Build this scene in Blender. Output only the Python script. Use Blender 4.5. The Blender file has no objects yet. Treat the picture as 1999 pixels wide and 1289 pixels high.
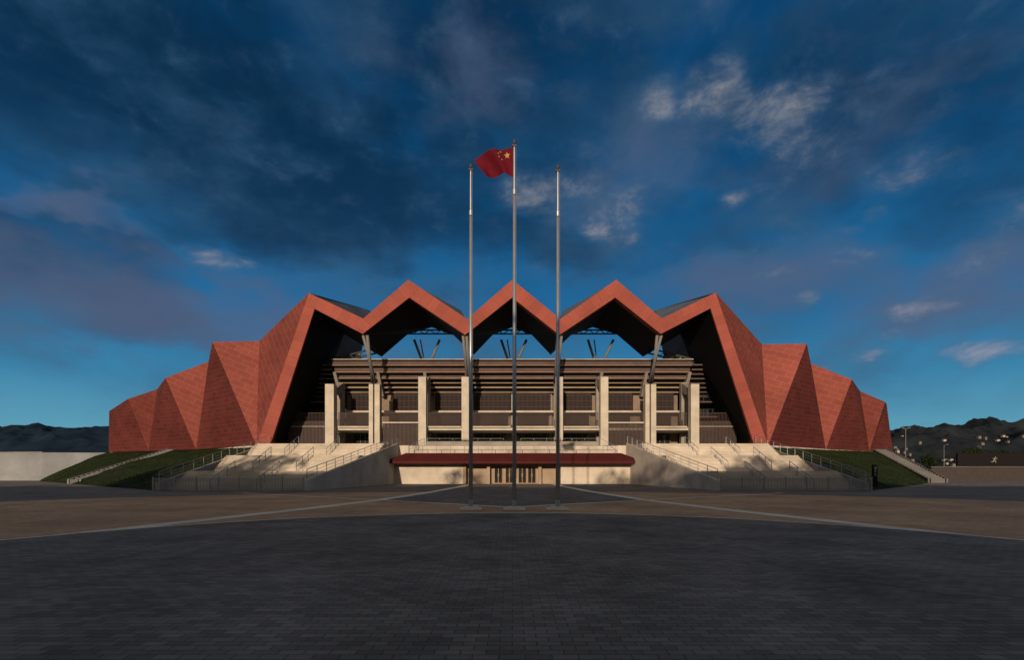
import bpy, math, random
from mathutils import Vector, noise
random.seed(7)
F=1000.0; EYE=1.7
scene=bpy.context.scene
COL=scene.collection
def P(u,v,D):
    # pixel column u, row v projected to distance D -> metres
    return ((u-1000)*D/F, D, EYE+(920-v)*D/F)

# ------------------------------------------------------------ materials
def new_mat(name):
    m=bpy.data.materials.new(name); m.use_nodes=True
    nt=m.node_tree; b=nt.nodes['Principled BSDF']
    return m,nt,b
def simple(name,col,rough=0.7,var=0.25,scale=1.5,metal=0.0,bump=0.15,spec=0.3,coord='Object'):
    m,nt,b=new_mat(name); N=nt.nodes; L=nt.links
    tc=N.new('ShaderNodeTexCoord')
    n=N.new('ShaderNodeTexNoise'); n.inputs['Scale'].default_value=scale; n.inputs['Detail'].default_value=6; n.inputs['Roughness'].default_value=0.65
    L.new(tc.outputs[coord],n.inputs['Vector'])
    r=N.new('ShaderNodeMapRange'); r.inputs[1].default_value=0.3; r.inputs[2].default_value=0.7
    r.inputs[3].default_value=1-var; r.inputs[4].default_value=1+var
    L.new(n.outputs['Fac'],r.inputs[0])
    mx=N.new('ShaderNodeMix'); mx.data_type='RGBA'; mx.blend_type='MULTIPLY'; mx.inputs[0].default_value=1
    mx.inputs[6].default_value=(*col,1); L.new(r.outputs[0],mx.inputs[7])
    L.new(mx.outputs[2],b.inputs['Base Color'])
    b.inputs['Roughness'].default_value=rough; b.inputs['Metallic'].default_value=metal
    b.inputs['Specular IOR Level'].default_value=spec
    if bump:
        n2=N.new('ShaderNodeTexNoise'); n2.inputs['Scale'].default_value=scale*12; n2.inputs['Detail'].default_value=4
        L.new(tc.outputs[coord],n2.inputs['Vector'])
        bp=N.new('ShaderNodeBump'); bp.inputs['Strength'].default_value=bump; bp.inputs['Distance'].default_value=0.03
        L.new(n2.outputs['Fac'],bp.inputs['Height']); L.new(bp.outputs[0],b.inputs['Normal'])
    return m
def bricky(name,c1,c2,cm,w,h,mortar=0.012,rough=0.7,rot=0.0,bump=0.4,coord='UV',patch=0.25,pscale=0.25,spec=0.3,offset=0.5,bias=0.0):
    m,nt,b=new_mat(name); N=nt.nodes; L=nt.links
    tc=N.new('ShaderNodeTexCoord'); mp=N.new('ShaderNodeMapping'); mp.inputs['Rotation'].default_value=(0,0,rot)
    L.new(tc.outputs[coord],mp.inputs[0])
    bt=N.new('ShaderNodeTexBrick'); bt.offset=offset
    bt.inputs['Scale'].default_value=1; bt.inputs['Brick Width'].default_value=w; bt.inputs['Row Height'].default_value=h
    bt.inputs['Mortar Size'].default_value=mortar; bt.inputs['Mortar Smooth'].default_value=0.1; bt.inputs['Bias'].default_value=bias
    bt.inputs['Color1'].default_value=(*c1,1); bt.inputs['Color2'].default_value=(*c2,1); bt.inputs['Mortar'].default_value=(*cm,1)
    L.new(mp.outputs[0],bt.inputs['Vector'])
    n=N.new('ShaderNodeTexNoise'); n.inputs['Scale'].default_value=pscale; n.inputs['Detail'].default_value=8; n.inputs['Roughness'].default_value=0.6
    L.new(tc.outputs['Object'],n.inputs['Vector'])
    r=N.new('ShaderNodeMapRange'); r.inputs[1].default_value=0.3; r.inputs[2].default_value=0.7; r.inputs[3].default_value=1-patch; r.inputs[4].default_value=1+patch
    L.new(n.outputs['Fac'],r.inputs[0])
    mx=N.new('ShaderNodeMix'); mx.data_type='RGBA'; mx.blend_type='MULTIPLY'; mx.inputs[0].default_value=1
    L.new(bt.outputs['Color'],mx.inputs[6]); L.new(r.outputs[0],mx.inputs[7]); L.new(mx.outputs[2],b.inputs['Base Color'])
    b.inputs['Roughness'].default_value=rough; b.inputs['Specular IOR Level'].default_value=spec
    n2=N.new('ShaderNodeTexNoise'); n2.inputs['Scale'].default_value=40; n2.inputs['Detail'].default_value=3
    L.new(tc.outputs['Object'],n2.inputs['Vector'])
    ma=N.new('ShaderNodeMath'); ma.operation='MULTIPLY_ADD'; L.new(bt.outputs['Fac'],ma.inputs[0]); ma.inputs[1].default_value=-1.0
    L.new(n2.outputs['Fac'],ma.inputs[2])
    bp=N.new('ShaderNodeBump'); bp.inputs['Strength'].default_value=bump; bp.inputs['Distance'].default_value=0.01
    L.new(ma.outputs[0],bp.inputs['Height']); L.new(bp.outputs[0],b.inputs['Normal'])
    return m
M={}
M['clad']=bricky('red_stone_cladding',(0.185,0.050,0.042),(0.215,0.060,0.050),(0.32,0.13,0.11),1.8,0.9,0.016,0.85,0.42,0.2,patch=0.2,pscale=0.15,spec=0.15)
M['clad_dark']=bricky('darker_fold_cladding',(0.062,0.0145,0.0135),(0.082,0.020,0.018),(0.15,0.045,0.04),1.2,0.6,0.014,0.9,0.0,0.2,patch=0.2,pscale=0.15,spec=0.12)  # darker red version of the cladding for the outward-turned folds
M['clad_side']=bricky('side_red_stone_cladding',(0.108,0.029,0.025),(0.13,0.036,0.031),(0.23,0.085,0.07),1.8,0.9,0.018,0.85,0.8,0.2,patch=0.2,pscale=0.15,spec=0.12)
M['band']=bricky('red_band_panels',(0.205,0.053,0.042),(0.24,0.062,0.050),(0.13,0.034,0.028),1.2,3.0,0.016,0.75,0.0,0.2,patch=0.14,spec=0.15)
M['canopy']=simple('canopy_red',(0.055,0.010,0.011),0.7,0.15,0.8,spec=0.1)
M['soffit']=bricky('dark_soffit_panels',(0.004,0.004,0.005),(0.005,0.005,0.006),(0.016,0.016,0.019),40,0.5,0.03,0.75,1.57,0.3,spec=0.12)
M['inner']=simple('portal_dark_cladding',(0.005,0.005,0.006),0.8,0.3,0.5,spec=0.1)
M['roof']=bricky('grey_metal_roof',(0.09,0.10,0.12),(0.10,0.11,0.13),(0.05,0.055,0.065),30,0.6,0.04,0.45,1.57,0.4)
M['concrete']=simple('pale_concrete',(0.39,0.355,0.31),0.85,0.2,0.6)
M['concrete_mid']=simple('weathered_concrete',(0.22,0.20,0.185),0.85,0.22,0.5)
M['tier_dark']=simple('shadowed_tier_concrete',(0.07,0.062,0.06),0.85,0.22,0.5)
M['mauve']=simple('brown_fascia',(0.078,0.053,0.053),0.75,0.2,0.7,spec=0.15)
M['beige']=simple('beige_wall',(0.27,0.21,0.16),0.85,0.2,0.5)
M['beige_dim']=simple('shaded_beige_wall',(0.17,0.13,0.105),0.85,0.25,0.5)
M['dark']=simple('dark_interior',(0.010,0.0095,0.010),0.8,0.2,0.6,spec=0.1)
M['slat']=simple('brown_slats',(0.055,0.038,0.038),0.6,0.1,1,spec=0.15)
M['louvre']=simple('dark_louvre',(0.04,0.032,0.032),0.5,0.15,1)
M['glass']=simple('dark_glass',(0.016,0.018,0.02),0.08,0.1,1,bump=0,spec=0.7)
M['door']=simple('brown_door_frame',(0.26,0.15,0.085),0.5,0.1,2)
M['steel']=simple('brushed_steel',(0.38,0.39,0.41),0.36,0.08,3,metal=0.65,bump=0.05)
M['galv']=simple('galvanised_steel',(0.22,0.23,0.25),0.5,0.1,2,metal=0.4,bump=0.05)
M['grey_steel']=simple('grey_painted_steel',(0.13,0.13,0.135),0.6,0.1,2,spec=0.2)
M['dark_steel']=simple('dark_painted_steel',(0.045,0.045,0.05),0.6,0.1,2,spec=0.2)
M['step']=bricky('stone_steps',(0.42,0.37,0.32),(0.37,0.33,0.28),(0.24,0.21,0.19),1.2,0.4,0.01,0.85,0,0.2)
M['white']=bricky('off_white_stone',(0.43,0.385,0.335),(0.45,0.40,0.35),(0.33,0.295,0.26),2.4,1.2,0.008,0.85,0,0.15,patch=0.25,pscale=0.4)
M['plinth']=simple('pale_plinth_stone',(0.66,0.58,0.48),0.8,0.1,2)
M['wallw']=simple('whitewashed_wall',(0.165,0.18,0.205),0.9,0.3,0.15)
M['rampw']=simple('ramp_wall_stone',(0.10,0.10,0.105),0.9,0.25,0.3)
M['pave_dark']=bricky('dark_paving_bricks',(0.115,0.107,0.098),(0.185,0.173,0.158),(0.065,0.06,0.055),0.24,0.12,0.006,0.85,0,0.9,patch=0.38,pscale=0.45,spec=0.18)
M['pave_mid']=bricky('grey_paving',(0.12,0.11,0.10),(0.17,0.155,0.14),(0.07,0.065,0.06),0.6,0.3,0.008,0.85,0,0.5,patch=0.3,spec=0.15)
M['pave_tan']=bricky('tan_paving',(0.38,0.25,0.15),(0.48,0.32,0.195),(0.23,0.16,0.105),0.4,0.2,0.008,0.9,0,0.5,patch=0.3,spec=0.08)
M['kerb']=bricky('pale_granite_strip',(0.62,0.54,0.45),(0.70,0.61,0.51),(0.34,0.31,0.27),0.9,0.6,0.01,0.85,0,0.3,spec=0.15)
M['ground']=simple('far_ground',(0.09,0.085,0.07),0.95,0.3,0.02)
M['hill']=simple('hill_scrub',(0.015,0.020,0.026),0.95,0.5,0.012,bump=0,spec=0.02)
M['hillfar']=simple('far_hill_haze_tint',(0.009,0.019,0.034),0.95,0.3,0.006,bump=0,spec=0.02)  # distance haze painted into the bluish base colour
M['grass']=simple('grass',(0.015,0.023,0.008),0.95,0.5,0.7,bump=1.0,spec=0.08)
M['blade']=simple('grass_blade',(0.017,0.026,0.009),0.9,0.6,0.3,bump=0,spec=0.05)
M['leaf']=simple('leaves',(0.016,0.026,0.012),0.9,0.5,1.5,bump=0,spec=0.05)
M['bark']=simple('bark',(0.05,0.04,0.03),0.9,0.2,3)
M['flagred']=simple('flag_cloth',(0.088,0.008,0.016),0.9,0.08,4,bump=0.05,spec=0.03)
M['star']=simple('flag_star',(0.32,0.22,0.08),0.8,0.02,4,bump=0,spec=0.1)
M['facade']=simple('render_wall',(0.3,0.28,0.26),0.9,0.1,0.4)
M['housewall']=simple('house_wall',(0.12,0.115,0.11),0.9,0.1,0.4)
M['sign']=simple('brown_sign_panel',(0.012,0.010,0.011),0.8,0.1,2,spec=0.05)
M['signtext']=simple('white_paint',(0.22,0.22,0.22),0.6,0.02,2,bump=0)

# ------------------------------------------------------------ mesh builder
class MB:
    def __init__(s): s.v=[]; s.f=[]; s.mi=[]
    def face(s,pts,mi=0):
        n=len(s.v); s.v+= [tuple(p) for p in pts]; s.f.append(tuple(range(n,n+len(pts)))); s.mi.append(mi)
    def hexa(s,b,t,mi=0):
        n=len(s.v); s.v+=[tuple(p) for p in b]+[tuple(p) for p in t]
        for f in ((3,2,1,0),(4,5,6,7),(0,1,5,4),(1,2,6,5),(2,3,7,6),(3,0,4,7)):
            s.f.append(tuple(n+i for i in f)); s.mi.append(mi)
    def box(s,x0,x1,y0,y1,z0,z1,mi=0):
        if x0>x1:x0,x1=x1,x0
        s.hexa([(x0,y0,z0),(x1,y0,z0),(x1,y1,z0),(x0,y1,z0)],[(x0,y0,z1),(x1,y0,z1),(x1,y1,z1),(x0,y1,z1)],mi)
    def tube(s,p0,p1,r0,r1=None,seg=8,mi=0):
        if r1 is None:r1=r0
        p0=Vector(p0);p1=Vector(p1);d=(p1-p0).normalized()
        a=d.orthogonal().normalized(); b=d.cross(a)
        n=len(s.v)
        for (p,r) in ((p0,r0),(p1,r1)):
            for i in range(seg):
                t=2*math.pi*i/seg; s.v.append(tuple(p+a*math.cos(t)*r+b*math.sin(t)*r))
        for i in range(seg):
            j=(i+1)%seg; s.f.append((n+i,n+j,n+seg+j,n+seg+i)); s.mi.append(mi)
        s.f.append(tuple(n+seg-1-i for i in range(seg))); s.mi.append(mi)
        s.f.append(tuple(n+seg+i for i in range(seg))); s.mi.append(mi)
    def lathe(s,c,prof,seg=20,mi=0):
        n=len(s.v); k=len(prof)
        for (r,z) in prof:
            for i in range(seg):
                t=2*math.pi*i/seg; s.v.append((c[0]+r*math.cos(t),c[1]+r*math.sin(t),c[2]+z))
        for a in range(k-1):
            for i in range(seg):
                j=(i+1)%seg; s.f.append((n+a*seg+i,n+a*seg+j,n+(a+1)*seg+j,n+(a+1)*seg+i)); s.mi.append(mi)
        s.f.append(tuple(n+seg-1-i for i in range(seg))); s.mi.append(mi)
        s.f.append(tuple(n+(k-1)*seg+i for i in range(seg))); s.mi.append(mi)
    def obj(s,name,mats,parent=None,smooth=False,uv=True):
        me=bpy.data.meshes.new(name); me.from_pydata(s.v,[],s.f)
        if not isinstance(mats,(list,tuple)): mats=[mats]
        for m in mats: me.materials.append(M[m])
        for p,i in zip(me.polygons,s.mi):
            p.material_index=i; p.use_smooth=smooth
        me.update()
        if uv:
            ul=me.uv_layers.new(name='UVMap'); Z=Vector((0,0,1))
            for p in me.polygons:
                n=p.normal
                t=Z.cross(n)
                if t.length<0.05 or abs(n.z)>0.995: t=Vector((1,0,0))
                t.normalize(); b=n.cross(t)
                for li in p.loop_indices:
                    co=me.vertices[me.loops[li].vertex_index].co
                    ul.data[li].uv=(co.dot(t),co.dot(b))
        o=bpy.data.objects.new(name,me); COL.objects.link(o)
        if parent: o.parent=parent
        return o
def empty(name,loc,label,cat,group=None):
    e=bpy.data.objects.new(name,None); e.location=(0,0,0); COL.objects.link(e)
    e.empty_display_size=0.5; e["label"]=label; e["category"]=cat
    if group: e["group"]=group
    return e
def tag(o,label=None,cat=None,group=None,kind=None):
    if label:o["label"]=label
    if cat:o["category"]=cat
    if group:o["group"]=group
    if kind:o["kind"]=kind
    return o

# ------------------------------------------------------------ ground and paving
def grid_sheet(name,x0,x1,y0,y1,z,mat,label,cat):
    b=MB(); b.face([(x0,y0,z),(x1,y0,z),(x1,y1,z),(x0,y1,z)]); return tag(b.obj(name,mat),label,cat,kind='structure')
grid_sheet('ground',-4000,4000,-600,6000,-0.02,'ground','dry grey brown ground reaching to the hills','ground')
grid_sheet('plaza_pavement',-160,160,-60,120,0.0,'pave_mid','grey paved plaza in front of the stadium','pavement')
def disc(cx,cy,r,z,seg=128): return [(cx+r*math.cos(2*math.pi*i/seg),cy+r*math.sin(2*math.pi*i/seg),z) for i in range(seg)]
b=MB(); b.face(disc(0,7,35.5,0.004)); tag(b.obj('tan_pavement','pave_tan'),'tan paved ring around the dark circle','pavement',kind='structure')
LN=[(-12.6,9.0),(-12.1,12.1),(-11.1,15.9),(-9.3,22.5),(-7.75,29.8),(-6.5,41),(-5.6,56),(-5.2,66)]
def ribbon(b,pts,w,z):
    pts=[Vector((p[0],p[1],0)) for p in pts]; L_=[];R_=[]
    for i,p in enumerate(pts):
        d=(pts[min(i+1,len(pts)-1)]-pts[max(i-1,0)]).normalized(); n=Vector((-d.y,d.x,0))
        L_.append(p+n*w/2);R_.append(p-n*w/2)
    for i in range(len(pts)-1):
        b.face([(R_[i].x,R_[i].y,z),(R_[i+1].x,R_[i+1].y,z),(L_[i+1].x,L_[i+1].y,z),(L_[i].x,L_[i].y,z)])
b=MB(); w=[p for p in LN if p[1]>=29.8]
b.face([(p[0],p[1],0.008) for p in w]+[(-p[0],p[1],0.008) for p in reversed(w)]+[(0,24,0.008)])
tag(b.obj('entrance_pavement','pave_dark'),'dark paved wedge leading to the entrance doors','pavement',kind='structure')
b=MB(); ribbon(b,LN,0.75,0.012); ribbon(b,[(-p[0],p[1]) for p in LN][::-1],0.75,0.012)
tag(b.obj('granite_strip_pavement','kerb'),'pale granite strips converging on the entrance','pavement',kind='structure')
b=MB(); 
for sx in (-1,1):
    ribbon(b,[(-20.5,39),(-7.75,29.8),(-0.2,24.0)] if sx<0 else [(0.2,24.0),(7.75,29.8),(20.5,39)],0.35,0.0155)
tag(b.obj('cross_strip_pavement','kerb'),'thin pale granite cross strips in the plaza','pavement',kind='structure')
b=MB()
ro=disc(0,7,13.66,0.019,160); ri=disc(0,7,13.5,0.019,160)
for i in range(160):
    j=(i+1)%160; b.face([ri[i],ro[i],ro[j],ri[j]])
tag(b.obj('ring_border_pavement','kerb'),'thin pale ring bordering the brick circle','pavement',kind='structure')
b=MB(); b.face(disc(0,7,13.5,0.019,160)); tag(b.obj('brick_circle_pavement','pave_dark'),'large circle of dark weathered paving bricks','pavement',kind='structure')

# ------------------------------------------------------------ platform, banks
ZP=5.1
L_out=[(-15.4,68.3),(-33,68.3),(-36,69.5),(-50,82),(-61.5,88.5),(-73,93),(-66,140)]
R_out=[(66,140),(69,93),(62.5,88.5),(51.5,82),(36,69.5),(33,68.3),(15.4,68.3)]
out=L_out+R_out
b=MB()
b.face([(x,y,ZP) for x,y in out][::-1])
for i in range(len(out)):
    j=(i+1)%len(out); b.face([(out[j][0],out[j][1],-0.02),(out[i][0],out[i][1],-0.02),(out[i][0],out[i][1],ZP),(out[j][0],out[j][1],ZP)][::-1])
tag(b.obj('podium_terrain','white'),'pale stone podium carrying the stadium','podium',kind='structure')
def loft(name,bot,top,mat,label,cat,n=14):
    b=MB(); rows=len(bot)
    def lerp(p,q,t): return tuple(p[k]+(q[k]-p[k])*t for k in range(3))
    def res(l,sub=8):
        r=[]
        for i in range(len(l)-1):
            for s in range(sub): r.append(lerp(l[i],l[i+1],s/sub))
        r.append(l[-1]); return r
    B=res(bot);T=res(top); V=[]
    for k in range(n+1):
        t=k/n
        row=[]
        for p,q in zip(B,T):
            c=lerp(p,q,t); h=0.12*math.sin(math.pi*t)*noise.noise(Vector((c[0]*0.4,c[1]*0.4,0)))*2+0.35*math.sin(math.pi*t)
            row.append((c[0],c[1],c[2]+h))
        V.append(row)
    b.v=[p for r in V for p in r]; w=len(B)
    for k in range(n):
        for i in range(w-1):
            b.f.append((k*w+i,k*w+i+1,(k+1)*w+i+1,(k+1)*w+i)); b.mi.append(0)
    o=tag(b.obj(name,mat,smooth=True),label,cat,kind='structure'); return V
botL=[(-30.9,44.2,0.0),(-46,57,0),(-60,69,0),(-79,85.5,0),(-82,95,0)]
topL=[(-33.0,68.2,ZP-0.05),(-50,81.5,ZP-0.05),(-61.5,88,ZP-0.05),(-73,92.5,ZP-0.05),(-73,96,ZP-0.05)]
VL=loft('grass_bank_terrain',botL,topL,'grass','steep mown grass bank below the red walls','grass bank')
botR=[(30.9,44.2,0.0),(42,55,0),(52,65,0),(62,76,0),(70,90,0)]
topR=[(33.0,68.2,ZP-0.05),(44,76.5,ZP-0.05),(51,81.8,ZP-0.05),(62,88,ZP-0.05),(69,92.5,ZP-0.05)]
VR=loft('grass_bank_terrain.001',botR,topR,'grass','steep mown grass bank below the red walls','grass bank')
def blades(name,V,count,label):
    b=MB(); n=len(V)-1; w=len(V[0])-1
    for _ in range(count):
        k=random.random()*n; i=random.random()*w
        k0=int(k);i0=int(i);fk=k-k0;fi=i-i0
        p=[ (V[k0][i0][c]*(1-fi)+V[k0][i0+1][c]*fi)*(1-fk)+(V[k0+1][i0][c]*(1-fi)+V[k0+1][i0+1][c]*fi)*fk for c in range(3)]
        h=random.uniform(0.05,0.14)*(1.5 if noise.noise(Vector(p)*0.25)>0.15 else 0.8); a=random.uniform(0,6.28); ww=random.uniform(0.02,0.05)
        dx,dy=math.cos(a)*ww,math.sin(a)*ww; lx,ly=random.uniform(-.08,.08),random.uniform(-.08,.08)
        b.face([(p[0]-dx,p[1]-dy,p[2]-0.03),(p[0]+dx,p[1]+dy,p[2]-0.03),(p[0]+lx,p[1]+ly,p[2]+h)])
    o=b.obj(name,'blade',uv=False); tag(o,label,'grass',kind='stuff')
blades('grass',VL,30000,'rough grass covering the bank')
blades('grass.001',VR,20000,'rough grass covering the bank')

def ramp(name,p0,p1,w,label):
    p0=Vector(p0);p1=Vector(p1); d=(p1-p0); f=Vector((d.x,d.y,0)).normalized(); n=Vector((-f.y,f.x,0))
    root=empty(name,p0,label,'staircase')
    b=MB(); N=24
    for i in range(N):
        a=p0+d*(i/N); c=p0+d*((i+1)/N); z1=a.z+d.z/N+0.42
        q=[a-n*w/2,c-n*w/2,c+n*w/2,a+n*w/2]
        b.hexa([(v.x,v.y,a.z-0.6) for v in q],[(v.x,v.y,z1) for v in q])
    b.obj('steps','rampw',root)
    for s in (-1,1):
        b=MB(); o=n*(s*(w/2+0.15)); o1=n*(s*(w/2+0.36)) 
        q0=[p0+o,p1+o,p1+o1,p0+o1]
        if s<0: q0=q0[::-1]
        b.hexa([(v.x,v.y,v.z-0.6) for v in q0],[(v.x,v.y,v.z+0.6) for v in q0]); b.obj('side_wall','wallw' if w<1.5 else 'rampw',root)
ramp('bank_staircase',(-57.5,67.2,0.0),(-56.0,85.3,5.0),1.2,'narrow concrete steps climbing the grass bank')
ramp('bank_staircase',(60.5,72.8,0.0),(63.5,88.6,5.0),1.8,'narrow concrete steps climbing the grass bank')

# ------------------------------------------------------------ main staircases
def railing(b,pts,h=1.05,step=1.6,rails=3,r=0.03,pr=0.035):
    for i in range(len(pts)-1):
        a=Vector(pts[i]);c=Vector(pts[i+1]); L_=(c-a).length; k=max(1,int(L_/step))
        for j in range(k+1):
            p=a+(c-a)*j/k; b.tube(p,p+Vector((0,0,h)),pr,seg=6)
        for q in range(rails):
            z=h*(q+1)/rails; b.tube(a+Vector((0,0,z)),c+Vector((0,0,z)),r if q==rails-1 else r*0.55,seg=6)
Y0,Y1=45.0,68.0
def xin(y,s): return s*(17.9+(15.5-17.9)*(y-44)/(24))
def xout(y,s): return s*(30.3+(32.2-30.3)*(y-44)/(24))
nst=30; tread=0.36; land=(Y1-Y0-nst*tread)/3
ys=[];y=Y0
for i in range(nst):
    if i in (10,20): y+=land
    ys.append((y,(i+1)*ZP/nst)); y+=tread
def stair_z(y):
    z=0
    for yy,zz in ys:
        if y>=yy: z=zz
    return z
for s in (-1,1):
    root=empty('staircase',(s*24,45,0),'broad pale stone staircase rising to the podium','staircase',group='stairs flanking the entrance')
    b=MB()
    for i,(yy,zz) in enumerate(ys):
        ye=ys[i+1][0] if i+1<nst else Y1+0.25
        a0,a1=xin(yy,s),xout(yy,s); c0,c1=xin(ye,s),xout(ye,s)
        q=[(a1,yy),(a0,yy),(c0,ye),(c1,ye)]
        if s>0: q=[(a0,yy),(a1,yy),(c1,ye),(c0,ye)]
        b.hexa([(x,y_,0) for x,y_ in q],[(x,y_,zz) for x,y_ in q])
    b.obj('steps','step',root)
    for fn,ww,mt,h0,h1 in ((xin,0.35,'white',0.9,ZP+0.25),(xout,0.35,'concrete_mid',0.7,ZP+0.35)):
        b=MB(); sg=-s if fn is xin else s
        x0,x1=fn(44,s),fn(68,s)
        q=[(x0,44.0),(x0+sg*ww,44.0),(x1+sg*ww,68.25),(x1,68.25)]
        if sg<0: q=[q[1],q[0],q[3],q[2]]
        b.hexa([(x,y_,0) for x,y_ in q],[(q[0][0],q[0][1],h0),(q[1][0],q[1][1],h0),(q[2][0],q[2][1],h1),(q[3][0],q[3][1],h1)])
        b.obj('side_wall',mt,root)
        b=MB(); railing(b,[(x0+sg*ww/2,44.2,h0),(x1+sg*ww/2,68.1,h1)],0.95,1.8,3); b.obj('handrail','galv',root)
    for t in (0.36,0.68):
        for seg in range(3):
            ya=ys[seg*10][0]-0.3; yb=ys[seg*10+9][0]+0.6
            xa=xin(ya,s)*(1-t)+xout(ya,s)*t; xb=xin(yb,s)*(1-t)+xout(yb,s)*t
            za=stair_z(ya); zb=stair_z(yb-0.1)
            b=MB(); railing(b,[(xa,ya,za),(xb,yb,zb)],0.95,1.3,2); b.obj('handrail','galv',root)
    fr=empty('fence',(s*24,43.2,0),'low galvanised steel bar fence closing the stair foot','fence',group='bar fences at the stair feet')
    xa,xb=s*17.6,s*30.3; n=7
    for k in range(n+1):
        b=MB(); x=xa+(xb-xa)*k/n; b.box(x-0.05,x+0.05,43.16,43.24,0.0,1.2); b.obj('post','galv',fr)
    for z0 in (1.03,0.12):
        b=MB(); b.box(min(xa,xb),max(xa,xb),43.17,43.23,z0,z0+0.06); b.obj('rail','galv',fr)
    b=MB(); m=100
    for k in range(m):
        x=xa+(xb-xa)*(k+0.5)/m; b.box(x-0.022,x+0.022,43.185,43.215,0.18,1.03)
    tag(b.obj('bars','galv',fr),kind='stuff')

# ------------------------------------------------------------ entrance block
ent=empty('entrance_building',(0,67,0),'low pale entrance block with red overhanging canopy','entrance building')
for s in (-1,1):
    b=MB(); b.box(s*15.35,s*6.3,66.6,68.2,0,2.75); b.obj('wall','white',ent)
b=MB(); b.box(-6.3,6.3,67.5,68.25,0,2.75); b.obj('recess_wall','beige',ent)
zb,zt=2.62,4.0
bq=[(-16.1,64.6,zb),(16.5,64.6,zb),(16.5,68.25,zb),(-16.1,68.25,zb)]
mq=[(-16.1,64.6,zb+0.32),(16.5,64.6,zb+0.32),(16.5,68.25,zb+0.32),(-16.1,68.25,zb+0.32)]
tq=[(-13.7,65.9,zt),(14.0,65.9,zt),(14.0,68.25,zt),(-13.7,68.25,zt)]
b=MB(); b.hexa(bq,mq); b.obj('canopy_edge','canopy',ent)
b=MB(); b.hexa([(x,y,z+0.003) for x,y,z in mq],tq); b.obj('canopy','canopy',ent)
for x in (-2.4,-0.95,0.75,2.0):
    b=MB()
    for (a,c,z0,z1) in ((x,x+0.09,0,2.25),(x+1.06,x+1.15,0,2.25),(x+0.09,x+1.06,2.15,2.25),(x+0.09,x+1.06,0,0.12),(x+0.53,x+0.61,0.12,2.15)):
        b.box(a,c,67.36,67.49,z0,z1)
    d=b.obj('door','door',ent)
    b=MB(); b.box(x+0.09,x+1.06,67.43,67.46,0.12,2.15); b.obj('glass','glass',d)
    for hx_ in (0.48,0.66):
        b=MB(); b.tube((x+hx_,67.32,0.9),(x+hx_,67.32,1.4),0.02); b.obj('handle','steel',d)
for x in (-6.2,-3.1,3.6,5.9):
    b=MB(); b.box(x-0.2,x+0.2,66.5,67.45,0,2.6); b.obj('pillar','beige',ent)
b=MB(); railing(b,[(-13.4,66.3,zt),(13.6,66.3,zt)],0.95,1.7,3,0.035); b.obj('handrail','galv',ent)
b=MB(); b.box(-11.5,11.5,68.6,70.4,ZP,ZP+0.55); tr=b.obj('planter_wall','concrete_mid',None); tag(tr,'low concrete planter in front of the stands','planter')
def leafmass(b,c,rx,ry,rz,n,sz):
    for _ in range(n):
        while True:
            p=Vector((random.uniform(-1,1),random.uniform(-1,1),random.uniform(-1,1)))
            if p.length<1: break
        p=Vector((c[0]+p.x*rx,c[1]+p.y*ry,c[2]+p.z*rz))
        a=Vector((random.gauss(0,1),random.gauss(0,1),random.gauss(0,1))).normalized(); q=a.orthogonal().normalized()*sz*random.uniform(.6,1.3); r=a.cross(q).normalized()*sz*random.uniform(.4,.9)
        b.face([p-q,p+r,p+q,p-r])
b=MB()
for k in range(40): leafmass(b,(-11+k*0.565,68.9+random.uniform(0,.5),ZP+0.6),0.45,0.3,random.uniform(0.2,0.45),70,0.09)
tag(b.obj('hedge','leaf',uv=False),'low clipped green hedge on the concrete planter','hedge')
for s in (-1,1):
    b=MB(); railing(b,[(s*11.8,68.7,ZP),(s*13.4,66.5,zt)],0.95,1.2,2)
    railing(b,[(s*1.2,70.9,ZP+.0),(s*11.8,70.9,ZP)],1.1,1.6,3); tag(b.obj('railing','galv'),'steel tube railing on the podium edge','railing',group='podium railings')

# ------------------------------------------------------------ stadium
st=empty('stadium',(0,69,ZP),'large stadium with folded dark red stone walls and zigzag roof edge','stadium')
DF=69.0
top=[(603,572),(709,622),(797,546),(912,623),(1000,546),(1094,623),(1203,546),(1292,622),(1397,571)]
bot=[(614,603),(708,652),(799,581),(908,654),(1000,581),(1092,654),(1201,581),(1290,652),(1387,602)]
top3=[P(u,v,DF) for u,v in top]; bot3=[P(u,v,DF) for u,v in bot]
fL_o=(-34.2,68.5,ZP); fL_i=(-32.4,68.5,ZP); fR_o=(34.2,68.5,ZP); fR_i=(32.4,68.5,ZP)
TT=[fL_o]+top3+[fR_o]; BB=[fL_i]+bot3+[fR_i]
b=MB(); th=1.1
def back(p,d=th): return (p[0],p[1]+d,p[2])
for i in range(len(TT)-1):
    a,c,e,g=BB[i],BB[i+1],TT[i+1],TT[i]
    b.face([a,c,e,g]); b.face([back(g),back(e),back(c),back(a)])
    b.face([g,e,back(e),back(g)]); b.face([back(a),back(c),c,a])
band=b.obj('facade_band','band',st)
me=band.data; ul=me.uv_layers[0]
for p in me.polygons:
    k=p.index//4
    d=(Vector(TT[k+1])-Vector(TT[k])).normalized(); n=p.normal; q=n.cross(d)
    for li in p.loop_indices:
        co=me.vertices[me.loops[li].vertex_index].co; ul.data[li].uv=(co.dot(d),co.dot(q)+50)
DR=81.0
rear=[(672,652),(745,697),(843,639),(925,693),(1000,639),(1075,693),(1157,639),(1255,697),(1328,652)]
rear3=[P(u,v,DR) for u,v in rear]
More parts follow.
